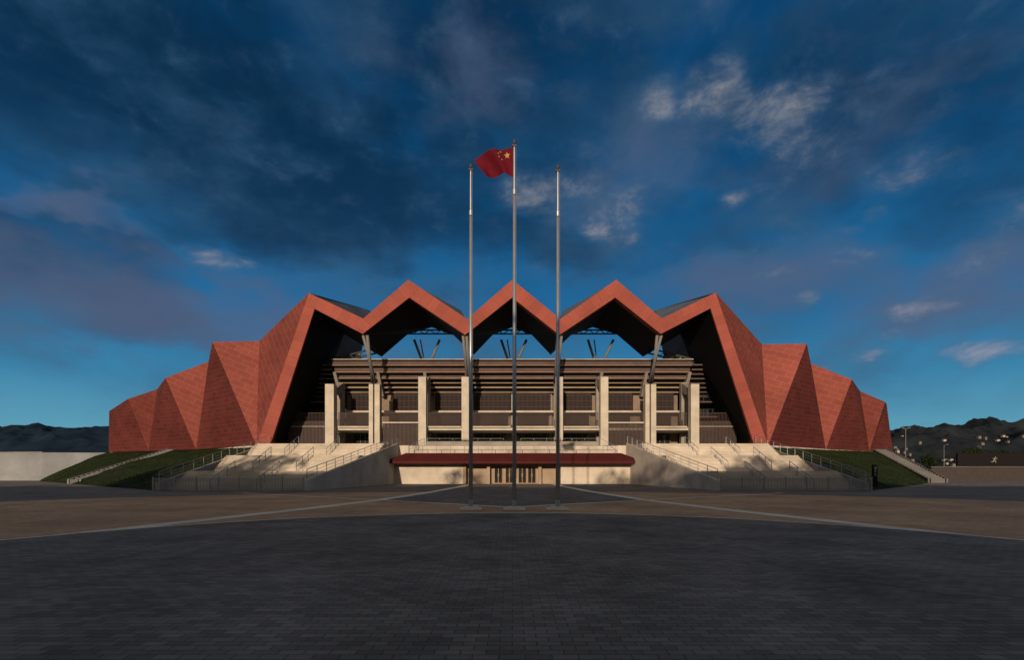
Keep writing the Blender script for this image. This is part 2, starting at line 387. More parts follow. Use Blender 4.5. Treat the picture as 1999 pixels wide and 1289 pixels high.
# extra fold point on each slope of the rear edge
mids={1:(796,653),2:(886,655),3:(962,654),4:(1038,654),5:(1114,655),6:(1204,653)}
b=MB()
f3=[back(p,0.25) for p in bot3]
for i in range(8):
    if i in mids:
        m_=P(*mids[i],DR)
        lo_,hi_=(i,i+1) if i%2==1 else (i+1,i)
        b.face([f3[lo_],m_,rear3[lo_]] if i%2==1 else [f3[lo_],rear3[lo_],m_])
        b.face([f3[lo_],f3[hi_],rear3[hi_],m_] if i%2==1 else [f3[hi_],f3[lo_],m_,rear3[hi_]])
    else: b.face([f3[i],f3[i+1],rear3[i+1],rear3[i]])
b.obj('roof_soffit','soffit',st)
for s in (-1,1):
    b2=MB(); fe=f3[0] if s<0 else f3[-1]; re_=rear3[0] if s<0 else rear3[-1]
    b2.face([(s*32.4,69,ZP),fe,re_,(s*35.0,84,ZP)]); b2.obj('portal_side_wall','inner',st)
DT=87.0
tr3=[P(722,606,DT),P(742,650,DT),P(900,606,DT),P(925,655,DT),P(1000,606,DT),P(1075,655,DT),P(1100,606,DT),P(1258,650,DT),P(1278,606,DT)]
b=MB(); tf=[(p[0],p[1]+0.3,p[2]-0.15) for p in top3]
for i in range(8): b.face([tf[i],tf[i+1],tr3[i+1],tr3[i]])
for i in range(8):
    if i in mids:
        m_=P(*mids[i],DR); b.face([rear3[i],m_,rear3[i+1],tr3[i+1],tr3[i]])
    else: b.face([rear3[i],rear3[i+1],tr3[i+1],tr3[i]])
b.obj('roof','roof',st)
def side(pts,s):
    T0,T1,T2,T3,T4,T5,T6,T7,B0,B1,B2,B3=pts
    def wall(mat,*ps):
        b=MB(); ps=list(ps)
        if s>0: ps=ps[::-1]
        b.face(ps)
        return b.obj('folded_wall',mat,st)
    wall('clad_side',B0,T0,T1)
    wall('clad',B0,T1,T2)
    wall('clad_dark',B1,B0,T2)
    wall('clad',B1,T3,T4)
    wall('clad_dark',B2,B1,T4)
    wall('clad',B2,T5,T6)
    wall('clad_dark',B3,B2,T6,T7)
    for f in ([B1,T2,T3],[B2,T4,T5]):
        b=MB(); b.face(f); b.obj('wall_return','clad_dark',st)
    b=MB(); r=lambda x,y,z:(s*x,y,z)
    K0=tr3[0] if s<0 else tr3[-1]
    K1=r(30,100,22);K2=r(42,106,19);K3=r(52,112,16);K4=r(58,118,13)
    b.face([T0,T1,K1,K0]); b.face([T1,T2,T3,K1]); b.face([T3,T4,T5,K3,K1]); b.face([T5,T6,T7,K4,K3])
    b.face([T7,B3,r(60,120,ZP),K4]); b.obj('side_roof','roof',st)
ZB=ZP
left=[top3[0],P(506,666,75),P(415,668,72),P(407,706,85),P(323,738,81),P(307,760,91),P(250,779,87),P(213,803,92),
      (-34.2,68.5,ZB),((383-1000)*.081,81,ZB),((290-1000)*.0875,87.5,ZB),((212-1000)*.092,92,ZB)]
right=[top3[-1],P(1487,672,75),P(1575,671,72),P(1583,710,85),P(1663,741,81),P(1679,764,91),P(1728,785,87),P(1731,790,92),
      (34.2,68.5,ZB),((1612-1000)*.081,81,ZB),((1697-1000)*.0875,87.5,ZB),((1743-1000)*.092,92,ZB)]
side(left,-1); side(right,1)

# stands: stepped underside slabs
z=1.7+219*.076
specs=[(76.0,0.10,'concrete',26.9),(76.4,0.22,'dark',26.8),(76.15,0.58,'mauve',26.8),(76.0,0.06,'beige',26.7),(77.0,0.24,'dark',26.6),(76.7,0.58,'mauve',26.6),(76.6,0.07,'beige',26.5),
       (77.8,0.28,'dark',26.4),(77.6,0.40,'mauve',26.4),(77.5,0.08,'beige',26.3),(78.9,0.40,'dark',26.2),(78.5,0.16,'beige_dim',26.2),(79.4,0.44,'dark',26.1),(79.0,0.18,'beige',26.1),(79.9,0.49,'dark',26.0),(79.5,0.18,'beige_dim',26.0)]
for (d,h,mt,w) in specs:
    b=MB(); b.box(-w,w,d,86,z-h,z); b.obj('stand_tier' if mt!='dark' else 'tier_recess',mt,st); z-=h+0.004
z_under=z
for u in (643,730,824,908,1092,1180,1270,1357):
    x=(u-1000)*.0745
    b=MB(); b.hexa([(x-.22,79.2,z_under-0.6),(x+.22,79.2,z_under-0.6),(x+.22,80.4,z_under-0.6),(x-.22,80.4,z_under-0.6)],[(x-.22,76.5,16.5),(x+.22,76.5,16.5),(x+.22,79.9,16.5),(x-.22,79.9,16.5)])
    b.obj('raking_rib','concrete_mid',st)
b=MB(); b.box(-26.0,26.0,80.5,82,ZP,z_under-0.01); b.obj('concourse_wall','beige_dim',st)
for k in range(17):
    x=-24+k*3.0
    b=MB(); b.box(x-0.18,x+0.18,80.0,80.19,ZP,z_under-0.02); b.obj('pier','concrete_mid',st)
for s in (-1,1):
    for k in range(8):
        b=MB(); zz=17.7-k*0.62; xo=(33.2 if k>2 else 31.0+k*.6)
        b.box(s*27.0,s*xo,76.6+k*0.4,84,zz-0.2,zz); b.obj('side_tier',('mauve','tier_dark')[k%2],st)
    b=MB(); b.box(s*26.1,s*34.5,84.1,84.6,ZP,16.8); b.obj('side_backing_wall','inner',st)
    b=MB(); b.box(s*26.2,s*34.0,81.6,81.8,ZP,12.2); b.obj('side_glazing','glass',st)
    for k in range(7):
        b=MB(); x=s*(26.5+k*1.15); b.box(x-0.05,x+0.05,81.4,81.59,ZP,12.2); b.obj('mullion','dark_steel',st)
    for zz in (8.0,9.9,12.2):
        b=MB(); b.box(s*26.3,s*34.0,78.5,81.3,zz,zz+0.2); b.obj('gallery_slab','tier_dark',st)
    b=MB(); railing(b,[(s*26.6,78.7,10.1),(s*33.6,78.7,10.1)],1.1,1.2,4,0.03); b.obj('balustrade','dark_steel',st)
    b=MB(); railing(b,[(s*26.6,78.7,12.4),(s*33.6,78.7,12.4)],1.0,1.2,4,0.03); b.obj('balustrade','dark_steel',st)
ZD=1.7+85*.0735
b=MB(); b.box(-26.0,26.0,74.2,79.95,ZD-0.35,ZD); b.obj('balcony_slab','concrete',st)
b=MB(); b.box(-26.0,26.0,78.6,79.95,ZD+2.75,ZD+3.02); b.obj('upper_beam','concrete',st)
colpx=[(643,17,750),(724,8,750),(736,10,750),(824,15,736),(908,14,736),(1092,14,736),(1180,15,736),(1264,8,750),(1276,10,750),(1357,16,750)]
DC=73.0
for u,w_,vt in colpx:
    x=(u-1000)*DC/F; hw=w_*DC/F/2; zt_=EYE+(920-vt)*DC/F
    b=MB(); b.box(x-hw,x+hw,DC,DC+1.3,ZP,zt_); b.obj('column','concrete',st)
    if w_>10:
        b=MB(); b.box(x-hw*.75,x+hw*.75,77.6,78.5,ZP,zt_+1.0); b.obj('column','concrete_mid',st)
        b=MB(); b.hexa([(x-hw*.7,DC+1.31,zt_-1.5),(x+hw*.7,DC+1.31,zt_-1.5),(x+hw*.7,77.59,zt_-0.6),(x-hw*.7,77.59,zt_-0.6)],
                       [(x-hw*.7,DC+1.31,zt_-0.5),(x+hw*.7,DC+1.31,zt_-0.5),(x+hw*.7,77.59,zt_+0.9),(x-hw*.7,77.59,zt_+0.9)])
        b.obj('beam','concrete_mid',st)
bays=[(655,718),(744,815),(834,899),(917,997),(1003,1083),(1101,1171),(1189,1259),(1282,1346)]
for (a,c) in bays:
    xa=(a-1000)*DC/F; xc=(c-1000)*DC/F; 
    z0,z1=11.1,14.1; xa+=0.1; xc-=0.1
    b=MB(); b.box(xa,xc,79.8,79.99,z0,z1); w=b.obj('louvre_window','dark',st)
    b=MB(); n=int((xc-xa)/0.2)
    for k in range(n): b.box(xa+k*0.2+0.03,xa+k*0.2+0.10,79.6,79.75,z0,z1)
    b.obj('louvre','slat',w)
    b=MB()
    for zz in (z0+0.5,z0+1.4,z0+2.3): b.box(xa,xc,79.5,79.59,zz,zz+0.06)
    b.obj('louvre_rail','mauve',w)
    b=MB(); b.box(xa+0.3,xc-0.6,79.75,79.98,ZP,ZD-0.5); b.obj('opening','glass',st)
    xm=(xa+xc)/2
    for xx in (xa+0.3,xa+1.5,xm,xc-1.5,xc-0.66):
        b=MB(); b.box(xx,xx+0.07,79.6,79.74,ZP,ZD-0.5); b.obj('window_frame','grey_steel',st)
    b=MB(); b.box(xa+0.4,xc-0.4,79.8,79.98,ZD+0.2,ZD+2.6); b.obj('opening','dark',st)
def slats(xa,xc,y,z0,z1,sp,w,mat,name):
    b=MB(); n=int((xc-xa)/sp)
    for k in range(n+1):
        x=xa+k*sp; b.box(x,x+w,y,y+0.06,z0,z1)
    for zz in (z0,z1-0.08): b.box(xa,xc,y+0.07,y+0.12,zz,zz+0.08)
    return b.obj(name,mat,st)
ZR=EYE+115*.0735
for i,(a,c) in enumerate(bays):
    xa=(a-1000)*DC/F; xc=(c-1000)*DC/F
    slats(xa+0.05,xc-0.05,74.05,ZD+0.01,ZR,0.15,0.07,'slat','balcony_screen')
    if i in (1,6): slats(xa+0.05,xc-0.05,73.9,ZP,ZD+0.6,0.19,0.13,'slat','slat_screen')
    b=MB(); b.box(xa+0.02,xc-0.02,73.85,74.04,ZD+ (0.0),ZD+0.22) if i not in (1,6) else b.box(xa+0.02,xc-0.02,73.6,73.85,ZD+0.62,ZD+0.8)
    b.obj('balcony_edge','concrete',st)
for s in (-1,1):
    xa,xc=(s*32.3,s*26.8) if s<0 else (26.8,32.3)
    slats(xa,xc,73.9,ZP,ZD+0.9,0.20,0.14,'slat','slat_screen'); slats(xa,xc,74.1,ZD+0.9,ZR,0.2,0.05,'slat','balcony_screen')
    b=MB(); b.box(xa,xc,73.7,73.89,ZD+0.1,ZD+0.22); b.obj('rail','concrete_mid',st)
for s in (-1,1):
    for (u0,v0,u1,v1) in ((709,655,733,748),(717,655,727,748),(904,656,913,748),(911,656,917,748)):
        p0=P(u0,v0,DF+0.6);p1=P(u1,v1,DC+0.8)
        if s>0: p0=(-p0[0],p0[1],p0[2]);p1=(-p1[0],p1[1],p1[2])
        b=MB(); b.tube(p0,p1,0.2,0.2,12); b.obj('roof_prop','grey_steel',st,smooth=True)
zs=18.5
for u in (832,1000,1168):
    x=(u-1000)*.083
    for dx,dz,r_ in ((-1.8,4.3,.2),(-0.8,4.3,.1),(2.3,4.3,.2)):
        b=MB(); b.tube((x+dx*.1,83,zs-0.3),(x+dx,82.2,zs+dz),r_,seg=8); b.obj('roof_strut','grey_steel',st,smooth=True)
for s in (-1,1):
    for x0,dx,dz in ((25.6,-1.3,2.8),(25.6,1.1,2.4),(23.2,1.0,3.0)):
        b=MB(); b.tube((s*x0,81.5,zs-1.3),(s*(x0+dx),80.9,zs+dz-1.0),0.15,seg=8); b.obj('roof_strut','grey_steel',st,smooth=True)
def truss(pa,pb,up,n,r):
    b=MB(); b.tube(pa,pb,r,seg=6); b.tube(pa+up,pb+up,r,seg=6)
    for k in range(n):
        q=pa+(pb-pa)*k/n; q2=pa+(pb-pa)*(k+1)/n
        b.tube(q+(up if k%2 else Vector()),q2+(Vector() if k%2 else up),r*.55,seg=5)
    b.obj('truss','dark_steel',st)
for (a,c) in ((785,905),(935,1065),(1095,1215)):
    truss(Vector(P(a,652,82)),Vector(P(c,652,82)),Vector((0,0,0.6)),11,0.12)
for s in (-1,1):
    truss(Vector((s*29.5,79.5,17.9)),Vector((s*20.5,80,20.3)),Vector((0,0,0.8)),11,0.13)

# ------------------------------------------------------------ flagpoles
def flagpole(x,H,label):
    root=empty('flagpole',(x,22,0),label,'flagpole',group='flagpoles in the plaza')
    b=MB(); b.box(x-0.46,x+0.46,21.7,22.3,0.021,0.11); b.box(x-0.30,x+0.30,21.8,22.2,0.112,0.17); b.obj('plinth','plinth',root)
    b=MB(); b.lathe((x,22,0.17),[(0.13,0),(0.13,0.03),(0.1,0.04),(0.098,0.25),(0.09,0.27)]); b.obj('base_collar','steel',root,smooth=False)
    b=MB(); hs=H*0.87
    b.lathe((x,22,0.17),[(0.086,0.28),(0.074,H*0.4),(0.058,hs-0.5)]); b.obj('shaft','steel',root,smooth=True)
    b=MB(); b.lathe((x,22,0.17),[(0.075,hs-0.5),(0.075,hs-0.3),(0.045,hs-0.28),(0.038,H-0.45)]); b.obj('upper_shaft','steel',root)
    b=MB(); b.lathe((x,22,H-0.26),[(0.02,-.0),(0.06,0.03),(0.075,0.08),(0.075,0.12),(0.055,0.18),(0.015,0.22)]); b.obj('finial','dark_steel',root,smooth=True)
    b=MB(); b.box(x-0.09,x+0.09,21.94,22.06,H-0.36,H-0.27); b.obj('pulley','dark_steel',root)
    b=MB(); b.tube((x+0.1,21.93,1.4),(x+0.07,21.95,H-0.38),0.006,seg=5); b.obj('halyard','galv',root)
flagpole(-81*.022,EYE+603*.022,'tall tapered polished steel flagpole without a flag')
flagpole(4*.022,EYE+650*.022,'tallest polished steel flagpole flying the red flag')
flagpole(89*.022,EYE+601*.022,'tall tapered polished steel flagpole without a flag')
hx=0.088-0.05
def flagpt(s,t):
    top_z=15.62-0.06*math.sin(s*3.2)-0.42*s**2.2; top_x=hx-1.66*s
    bz=14.33+0.17*math.sin(s*math.pi)-0.10*s; bx=hx-1.12*s
    x=bx+(top_x-bx)*t; z_=bz+(top_z-bz)*t
    ph=s*8.5+ (1-t)*2.4
    yv=22-0.02+0.17*math.sin(ph)*min(1,s*2.5)+0.03*math.sin(s*17+t*4)*s
    x+=0.05*math.cos(ph)*s
    z_+=0.04*math.sin(ph*1.2)*s
    return Vector((x,yv,z_))
fl=empty('flag',(0,22,15),'waving red flag with five yellow stars on the tallest pole','flag')
b=MB(); NS,NT=60,36
for j in range(NT+1):
    for i in range(NS+1): b.v.append(tuple(flagpt(i/NS,j/NT)))
for j in range(NT):
    for i in range(NS):
        a=j*(NS+1)+i; b.f.append((a,a+1,a+NS+2,a+NS+1)); b.mi.append(0)
b.obj('cloth','flagred',fl,smooth=True)
def fnn(s,t):
    e=0.004; du=flagpt(s+e,t)-flagpt(s-e,t); dv=flagpt(s,t+e)-flagpt(s,t-e); return du.cross(dv).normalized()
def star(cs,ct,r,ang):
    b=MB()
    for sg in (-1,1):
        ring=[]
        for k in range(10):
            rr=r if k%2==0 else r*0.382; a=ang+k*math.pi/5
            ring.append(((cs+rr*math.sin(a))/30,(ct+rr*math.cos(a))/20))
        c=(cs/30,ct/20)
        for k in range(10):
            p,q=ring[k],ring[(k+1)%10]; n=6
            for m in range(n):
                t0,t1=m/n,(m+1)/n
                pts=[(c[0]+(p[0]-c[0])*t0,c[1]+(p[1]-c[1])*t0),(c[0]+(p[0]-c[0])*t1,c[1]+(p[1]-c[1])*t1),(c[0]+(q[0]-c[0])*t1,c[1]+(q[1]-c[1])*t1),(c[0]+(q[0]-c[0])*t0,c[1]+(q[1]-c[1])*t0)]
                if m==0: pts=pts[:3]
                b.face([flagpt(*x)+fnn(*x)*0.006*sg for x in pts])
    b.obj('star','star',fl,uv=False)
star(5,15,2.8,0)
for (x,y) in ((10,18),(12,16),(12,13),(10,11)):
    star(x,y,1,math.atan2(5-x,15-y))

# ------------------------------------------------------------ surroundings
b=MB()
b.hexa([(-200,90,0),(-82.5,90,0),(-82.5,90.4,0),(-200,90.4,0)],[(-200,90,4.3),(-82.5,90,4.95),(-82.5,90.4,4.95),(-200,90.4,4.3)])
wl=empty('boundary_wall',(0,0,0),'long whitewashed retaining wall beside the grass bank','wall')
b.obj('wall','wallw',wl)
b=MB()
b.hexa([(-82.49,90,0),(-70,93.3,0),(-70,93.7,0),(-82.49,90.4,0)],[(-82.49,90,4.95),(-70,93.3,5.0),(-70,93.7,5.0),(-82.49,90.4,4.95)]); b.obj('return_wall','wallw',wl)
b=MB(); b.hexa([(-200,89.9,4.31),(-82.5,89.9,4.96),(-82.5,90.5,4.96),(-200,90.5,4.31)],[(-200,89.9,4.42),(-82.5,89.9,5.07),(-82.5,90.5,5.07),(-200,90.5,4.42)]); b.obj('coping','concrete_mid',wl)
wr=empty('low_wall',(0,0,0),'low grey wall beyond the plaza edge','wall')
b=MB(); b.box(72,200,88,88.5,0,2.35); b.obj('wall','louvre',wr)
b=MB(); b.box(71.9,200,87.9,88.6,2.353,2.47); b.obj('coping','rampw',wr)
mu=empty('mural_wall',(0,0,0),'dark panel wall with white running athlete figure','wall')
b=MB(); b.box(80,150,92,92.4,0,4.9); b.obj('wall','sign',mu)
b=MB()
cx,cz=86.5,3.6; yy=91.93; SC=0.55
def limb(a,c,w0,w1):
    w0*=SC;w1*=SC
    a=Vector((cx+a[0]*SC,0,cz+a[1]*SC));c=Vector((cx+c[0]*SC,0,cz+c[1]*SC)); d=(c-a).normalized(); n=Vector((-d.z,0,d.x))
    q=[a-n*w0,c-n*w1,c+n*w1,a+n*w0]; 
    b.hexa([(v.x,yy,v.z) for v in q],[(v.x,yy+0.06,v.z) for v in q])
limb((0.35,0.95),(0.5,1.2),0.13,0.11); limb((0,0),(0.3,0.85),0.16,0.22); limb((0.3,0.8),(0.75,0.45),0.09,0.07); limb((0.75,0.45),(1.05,0.75),0.07,0.05)
limb((0.25,0.8),(-0.2,0.5),0.09,0.07); limb((-0.2,0.5),(-0.5,0.75),0.07,0.05); limb((0,0),(0.55,-0.25),0.15,0.11); limb((0.55,-0.25),(0.45,-0.85),0.1,0.06)
limb((0,0),(-0.45,-0.5),0.15,0.1); limb((-0.45,-0.5),(-1.05,-0.45),0.09,0.06)
b.obj('athlete_relief','signtext',mu)
sg=empty('sign',(0,0,0),'upright brown sign post with white characters','sign')
b=MB(); b.box(33.5,33.95,47.6,47.75,0.0,2.3); b.obj('panel','sign',sg)
cu=bpy.data.curves.new('lettering','FONT'); cu.body='\u4f53\n\u80b2\n\u573a'; cu.size=0.28; cu.align_x='CENTER'; cu.space_line=1.1; cu.extrude=0.004
to=bpy.data.objects.new('lettering_tmp',cu); COL.objects.link(to)
bpy.context.view_layer.update()
lm_=bpy.data.meshes.new_from_object(to.evaluated_get(bpy.context.evaluated_depsgraph_get())); bpy.data.objects.remove(to)
lo=bpy.data.objects.new('lettering',lm_); COL.objects.link(lo); lm_.materials.clear(); lm_.materials.append(M['signtext'])
lo.rotation_euler=(math.radians(90),0,0); lo.location=(33.725,47.59,1.85); lo.parent=sg
def hill(name,x0,x1,y,depth,base,amp,seed,label,prof,mat='hill'):
    b=MB(); nx,ny=220,30
    for j in range(ny+1):
        for i in range(nx+1):
            x=x0+(x1-x0)*i/nx; yy=y+depth*j/ny
            t=j/ny; env=math.sin(min(t*1.25,1.0)*math.pi/2)
            h=noise.fractal(Vector((x*0.008+seed,yy*0.008,seed)),0.8,2.1,7)
            rg=1-abs(noise.noise(Vector((x*0.014+seed,yy*0.014,3))))*1.9
            hh=max(0,(base*prof(i/nx)+amp*h+amp*0.6*rg))*env
            b.v.append((x,yy,hh-1))
    for j in range(ny):
        for i in range(nx):
            a=j*(nx+1)+i; b.f.append((a,a+1,a+nx+2,a+nx+1)); b.mi.append(0)
    o=b.obj(name,mat,uv=False); tag(o,label,'hill',kind='structure'); return b.v
hill('hills',-2600,-400,1300,500,136,24,3.3,'distant dark blue hills with haze in their colour',lambda t:1.0 if t<0.6 else 1.0-0.3*(t-0.6),'hillfar')
hv=hill('hills.001',420,1500,680,320,50,28,8.1,'dark scrubby hills dotted with houses',lambda t:0.8+0.95*min(1,t*1.6))
cand=[v for v in hv if 690<v[1]<880 and 0.74<v[0]/v[1]<1.05 and 8<v[2]<60]
random.shuffle(cand)
for k,v in enumerate(cand[:34]):
    root=empty('house',(0,0,0),'small pale house on the dark hillside','house',group='houses on the hillside')
    w=random.uniform(2.5,5);d=4;h=random.uniform(1.6,2.8)
    b=MB(); b.box(v[0]-w/2,v[0]+w/2,v[1]-d,v[1],v[2]-2,v[2]+h); b.obj('wall','housewall' if k%3 else 'facade',root)
    b=MB(); z0=v[2]+h; 
    b.face([(v[0]-w/2-.4,v[1]-d-.4,z0+.01),(v[0]+w/2+.4,v[1]-d-.4,z0+.01),(v[0]+w/2+.4,v[1]-d/2,z0+1.2),(v[0]-w/2-.4,v[1]-d/2,z0+1.2)])
    b.face([(v[0]-w/2-.4,v[1]-d/2,z0+1.2),(v[0]+w/2+.4,v[1]-d/2,z0+1.2),(v[0]+w/2+.4,v[1]+.4,z0+.01),(v[0]-w/2-.4,v[1]+.4,z0+.01)])
    b.obj('roof','mauve',root)
def lamp(x,y,h,arms):
    root=empty('street_lamp',(x,y,0),'tall slim grey lamp post near the boundary wall','street lamp',group='lamp posts near the boundary')
    b=MB(); b.tube((x,y,0),(x,y,h),0.10,0.05); b.obj('post','grey_steel',root)
    for a in arms:
        b=MB(); b.tube((x,y,h-0.2),(x+a,y,h+0.15),0.04); b.obj('arm','grey_steel',root)
        b=MB(); b.hexa([(x+a-.3,y-.15,h+.05),(x+a+.3,y-.15,h+.05),(x+a+.3,y+.15,h+.05),(x+a-.3,y+.15,h+.05)],[(x+a-.2,y-.1,h+.2),(x+a+.2,y-.1,h+.2),(x+a+.2,y+.1,h+.2),(x+a-.2,y+.1,h+.2)]); b.obj('lamp_head','grey_steel',root)
lamp(76.8,100,10.0,(-0.6,0.6)); lamp(118,140,8.8,(0.9,)); lamp(150,164,9.5,(-0.9,))
def tree(x,y,h,z0=0.0,leafs=0.16,cnt=110,nm='small dark green tree behind the boundary wall',gr='trees behind the wall'):
    root=empty('tree',(x,y,z0),nm,'tree',group=gr)
    b=MB(); b.tube((x,y,z0),(x+.1,y,z0+h*.55),0.025*h,0.015*h)
    for k in range(5):
        a=random.uniform(0,6.28); b.tube((x+.05,y,z0+h*(.35+.05*k)),(x+math.cos(a)*h*.2,y+math.sin(a)*h*.2,z0+h*(.6+.05*k)),0.01*h,0.004*h,6)
    b.obj('trunk','bark',root)
    b=MB()
    for k in range(11):
        a=random.uniform(0,6.28); rr=random.uniform(0,h*.22)
        leafmass(b,(x+math.cos(a)*rr,y+math.sin(a)*rr,z0+h*random.uniform(.42,.88)),h*.13,h*.13,h*.10,cnt,leafs)
    b.obj('crown','leaf',root,uv=False)
for (x,y,h) in ((93,104,6.3),(97,108,7),(101,105,5.6),(106,112,7.4),(112,110,6.2),(88,108,5.6),(121,116,7.5),(127,118,6.6),(84,103,5)):
    tree(x,y,h)

# unseen buildings added to shade the paving, and tall trees, behind the viewpoint
rs=random.Random(11)
xs=-95
while xs<85:
    w=rs.uniform(9,22); h=rs.choice([20.0,20.6,21.2,21.6,20.8]); g=rs.choice([0,0.6,1.5,2.0])
    root=empty('shade_building',(xs,-40,0),'unseen plain building added to shade the plaza','building',group='unseen buildings shading the plaza')
    b=MB(); b.box(xs,xs+w,-55,-40,0,h); b.obj('wall','facade',root)
    b=MB()
    for zz in range(2,int(h)-2,3):
        xx=xs+1
        while xx<xs+w-2: b.box(xx,xx+1.4,-40.02,-39.96,zz,zz+1.5); xx+=2.6
    b.obj('window','glass',root)
    b=MB(); b.box(xs+w*.3,xs+w*.3+3,-50,-45,h+.01,h+2.2); b.obj('roof_room','facade',root)
    xs+=w+g
random.seed(5)
for (x,h) in ((-57,23.5),(-50,21.5),(-44,24.0),(-34,22.0),(-27,23.6),(-8,22.0),(-1,23.8),(7,22.0),(15,24.2)):
    tree(x,-33+random.uniform(-2,2),h,leafs=0.42,cnt=170,nm='tall leafy tree across the plaza',gr='tall trees across the plaza')

# ------------------------------------------------------------ light
EL=math.radians(12.0); AZ=math.radians(10.0)
sd=bpy.data.lights.new('sun','SUN'); sd.energy=4.7; sd.angle=math.radians(0.5); sd.color=(1.0,0.77,0.53)
so=bpy.data.objects.new('sun',sd); COL.objects.link(so)
d=Vector((math.sin(AZ)*math.cos(EL),math.cos(AZ)*math.cos(EL),-math.sin(EL)))
so.rotation_euler=d.to_track_quat('-Z','Y').to_euler(); so.location=(-40,-60,60)

W=bpy.data.worlds.new("World"); scene.world=W; W.use_nodes=True
nt=W.node_tree; N=nt.nodes; L=nt.links; N.clear()
def mth(op,a,b_=None,c=None,clamp=False):
    n=N.new('ShaderNodeMath'); n.operation=op; n.use_clamp=clamp
    for i,v in enumerate((a,b_,c)):
        if v is None: continue
        if isinstance(v,(int,float)): n.inputs[i].default_value=v
        else: L.new(v,n.inputs[i])
    return n.outputs[0]
def sstep(x,a,b_,lo=0.0,hi=1.0):
    n=N.new('ShaderNodeMapRange'); n.interpolation_type='SMOOTHSTEP'; L.new(x,n.inputs[0])
    n.inputs[1].default_value=a;n.inputs[2].default_value=b_;n.inputs[3].default_value=lo;n.inputs[4].default_value=hi; return n.outputs[0]
def mixc(f,a,b_,mode='MIX'):
    n=N.new('ShaderNodeMix'); n.data_type='RGBA'; n.blend_type=mode
    for i,v in ((0,f),(6,a),(7,b_)):
        if isinstance(v,(int,float)): n.inputs[i].default_value=v
        elif isinstance(v,tuple): n.inputs[i].default_value=(*v,1)
        else: L.new(v,n.inputs[i])
    return n.outputs[2]
tc=N.new('ShaderNodeTexCoord'); sp=N.new('ShaderNodeSeparateXYZ'); L.new(tc.outputs['Generated'],sp.inputs[0])
X,Y,Zc=sp.outputs
az=mth('ARCTAN2',X,Y); hz=mth('SQRT',mth('ADD',mth('MULTIPLY',X,X),mth('MULTIPLY',Y,Y))); el=mth('ARCTAN2',Zc,hz)
zc=mth('MAXIMUM',Zc,0.0); den=mth('ADD',zc,0.30)
cv=N.new('ShaderNodeCombineXYZ'); L.new(mth('DIVIDE',X,den),cv.inputs[0]); L.new(mth('DIVIDE',Y,den),cv.inputs[1])
def nz(scale,detail,rough,off=(0,0,0),dist=0.0,vec=None):
    mp=N.new('ShaderNodeMapping'); mp.inputs['Location'].default_value=off; L.new(vec or cv.outputs[0],mp.inputs[0])
    n=N.new('ShaderNodeTexNoise'); n.inputs['Scale'].default_value=scale; n.inputs['Detail'].default_value=detail; n.inputs['Roughness'].default_value=rough
    n.inputs['Distortion'].default_value=dist; L.new(mp.outputs[0],n.inputs['Vector']); return n.outputs['Fac']
big=nz(1.1,6,0.52,(3.1,1.7,0)); med=nz(3.0,7,0.55,(1.2,5.2,0),0.1)
ve=N.new('ShaderNodeCombineXYZ'); L.new(az,ve.inputs[0]); L.new(mth('MULTIPLY',el,1.7),ve.inputs[1])
fine=nz(11,8,0.62,(4.2,1.2,0),0.2,ve.outputs[0]); soft=nz(4.2,7,0.58,(14.2,3.2,0),0.2,ve.outputs[0])
wx=nz(5,4,0.55,(9.2,1.2,0),0,ve.outputs[0]); wy=nz(5,4,0.55,(2.2,7.2,0),0,ve.outputs[0])
azw=mth('ADD',az,mth('MULTIPLY',mth('SUBTRACT',wx,0.5),0.34)); elw=mth('ADD',el,mth('MULTIPLY',mth('SUBTRACT',wy,0.5),0.26))
def blobs(lst,a_,e_):
    tot=None
    for (u,v,ru,rv,s) in lst:
        A=math.atan2(u-1000,1000); E=math.atan2(920-v,math.hypot(1000,u-1000)); k=1/math.hypot(1,(u-1000)/1000)
        ra=ru/1000*k*k; re=rv/1000*k
        da=mth('MULTIPLY',mth('SUBTRACT',a_,A),1/ra); de=mth('MULTIPLY',mth('SUBTRACT',e_,E),1/re)
        dd=mth('ADD',mth('MULTIPLY',da,da),mth('MULTIPLY',de,de))
        m=mth('MULTIPLY',mth('SUBTRACT',1.0,dd,clamp=True),s)
        tot=m if tot is None else mth('MAXIMUM',tot,m)
    return tot
sky=N.new('ShaderNodeTexSky'); sky.sky_type='NISHITA'; sky.sun_disc=False; sky.sun_elevation=EL; sky.sun_rotation=math.pi+AZ
nish=mixc(1.0,sky.outputs[0],(0.088,0.077,0.066),'MULTIPLY')
rp=N.new('ShaderNodeValToRGB'); L.new(zc,rp.inputs[0]); cr=rp.color_ramp
cr.elements[0].position=0.0; cr.elements[0].color=(0.16,0.40,0.49,1)
cr.elements[1].position=1.0; cr.elements[1].color=(0.003,0.03,0.10,1)
for p,c in ((0.07,(0.105,0.33,0.46)),(0.15,(0.045,0.225,0.40)),(0.27,(0.018,0.145,0.33)),(0.45,(0.007,0.09,0.235)),(0.65,(0.003,0.052,0.15))):
    e=cr.elements.new(p); e.color=(*c,1)
front=rp.outputs[0]
lowfade=sstep(zc,0.05,0.20,0.25,1.0)
hz_=sstep(soft,0.36,0.64)
front=mixc(mth('MULTIPLY',mth('MULTIPLY',hz_,0.5),lowfade),front,(0.045,0.108,0.19))
dark=[(200,130,1000,290,1.1),(560,320,640,200,1.15),(120,520,440,150,0.95),(250,610,420,110,0.85),(950,120,500,200,0.75),(1750,130,600,240,0.75),(850,470,420,90,0.7),(1930,330,300,160,0.5),(1450,420,420,80,0.35)]
dm=blobs(dark,azw,elw)
dn=mth('ADD',mth('MULTIPLY',big,0.4),mth('ADD',mth('MULTIPLY',med,0.3),mth('MULTIPLY',soft,0.3)))
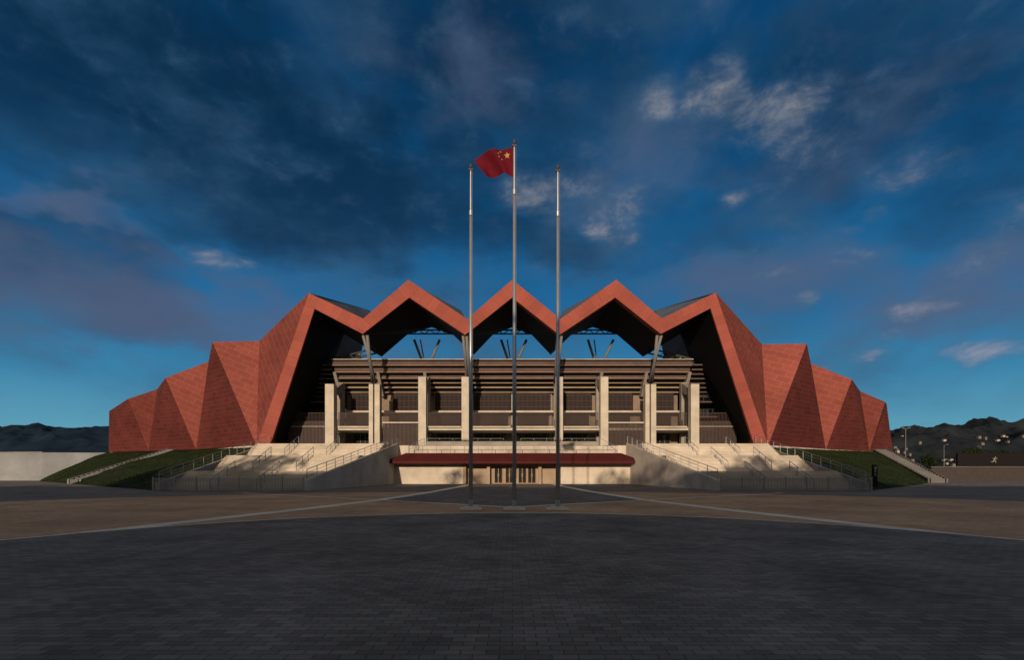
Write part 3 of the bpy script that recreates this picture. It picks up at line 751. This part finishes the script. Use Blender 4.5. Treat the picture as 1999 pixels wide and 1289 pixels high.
dmask=sstep(mth('ADD',dm,mth('MULTIPLY',mth('SUBTRACT',dn,0.5),3.0)),0.0,1.0)
dramp=N.new('ShaderNodeValToRGB'); L.new(zc,dramp.inputs[0]); c2=dramp.color_ramp
c2.elements[0].position=0.05; c2.elements[0].color=(0.065,0.15,0.25,1); c2.elements[1].position=0.8; c2.elements[1].color=(0.002,0.017,0.045,1)
for p,c in ((0.2,(0.042,0.085,0.165)),(0.36,(0.009,0.038,0.092)),(0.5,(0.003,0.025,0.066))):
    e=c2.elements.new(p); e.color=(*c,1)
dcol=mixc(sstep(mth('ADD',mth('MULTIPLY',fine,0.35),mth('MULTIPLY',soft,0.65)),0.42,0.68),dramp.outputs[0],mixc(0.42,dramp.outputs[0],(0.025,0.10,0.20)))
front=mixc(mth('MULTIPLY',mth('MULTIPLY',dmask,0.94),lowfade),front,dcol)
vio=[(330,600,480,120,1.1),(60,400,300,50,0.9),(600,680,340,60,0.7),(150,700,300,50,0.5),(1850,570,380,120,0.9),(1450,560,450,90,0.6),(950,120,260,120,0.4),(1250,330,300,90,0.35),(1600,280,420,120,0.45)]
vm=sstep(mth('ADD',blobs(vio,azw,elw),mth('MULTIPLY',mth('SUBTRACT',soft,0.5),2.0)),0.05,1.15)
front=mixc(mth('MULTIPLY',vm,0.62),front,(0.092,0.118,0.205))
lite=[(1400,190,110,50,0.95),(1500,215,220,70,0.75),(1290,195,70,38,0.85),(1570,270,140,70,0.6),(1660,190,130,50,0.5),(1040,368,100,48,0.85),(1135,358,68,34,0.95),(1210,425,90,64,0.95),(1435,390,50,22,0.75),
      (1485,370,34,15,0.65),(1712,412,42,18,0.8),(1665,445,40,15,0.65),(420,503,110,24,0.7),(1700,692,75,24,0.95),(1910,684,150,30,0.9),(1850,540,100,42,0.7),(1940,505,90,42,0.7),(1600,520,160,34,0.6),(1565,588,44,20,0.8),
      (1975,420,80,70,0.7),(1800,330,190,50,0.45),(60,390,200,32,0.5),(1800,600,110,34,0.7),(1600,715,90,18,0.65),(1480,490,150,30,0.5),(1780,650,150,22,0.45)]
az2=mth('ADD',az,mth('MULTIPLY',mth('SUBTRACT',wx,0.5),0.08)); el2=mth('ADD',el,mth('MULTIPLY',mth('SUBTRACT',wy,0.5),0.06))
lb=blobs(lite,az2,el2); fn_=mth('MULTIPLY',mth('SUBTRACT',fine,0.5),2.4)
lsum=mth('ADD',lb,fn_)
lm=sstep(lsum,0.05,1.6)
lcol=mixc(sstep(el,0.15,0.55),(0.42,0.35,0.38),(0.34,0.325,0.33))
lcol=mixc(sstep(lsum,0.45,1.35),(0.08,0.135,0.22),lcol)
front=mixc(mth('MULTIPLY',lm,0.85),front,lcol)
# warm glow added overhead, out of view, to light the paving
front=mixc(sstep(Zc,0.76,0.95),front,(0.50,0.42,0.34))
c_=mixc(sstep(Y,0.12,-0.5),front,nish)
bg=N.new('ShaderNodeBackground'); L.new(c_,bg.inputs[0]); bg.inputs[1].default_value=1.0
wo=N.new('ShaderNodeOutputWorld'); L.new(bg.outputs[0],wo.inputs[0])

# ------------------------------------------------------------ camera
cd=bpy.data.cameras.new('camera'); cam=bpy.data.objects.new('camera',cd); COL.objects.link(cam)
cam.location=(0,0,EYE); cam.rotation_euler=(math.radians(90),0,0)
cd.sensor_width=36; cd.lens=36*F/1999; cd.shift_y=(920-644.5)/1999; cd.shift_x=-0.5/1999
cd.clip_start=0.1; cd.clip_end=20000
scene.camera=cam
scene.view_settings.view_transform='Standard'; scene.view_settings.look='None'; scene.view_settings.exposure=0
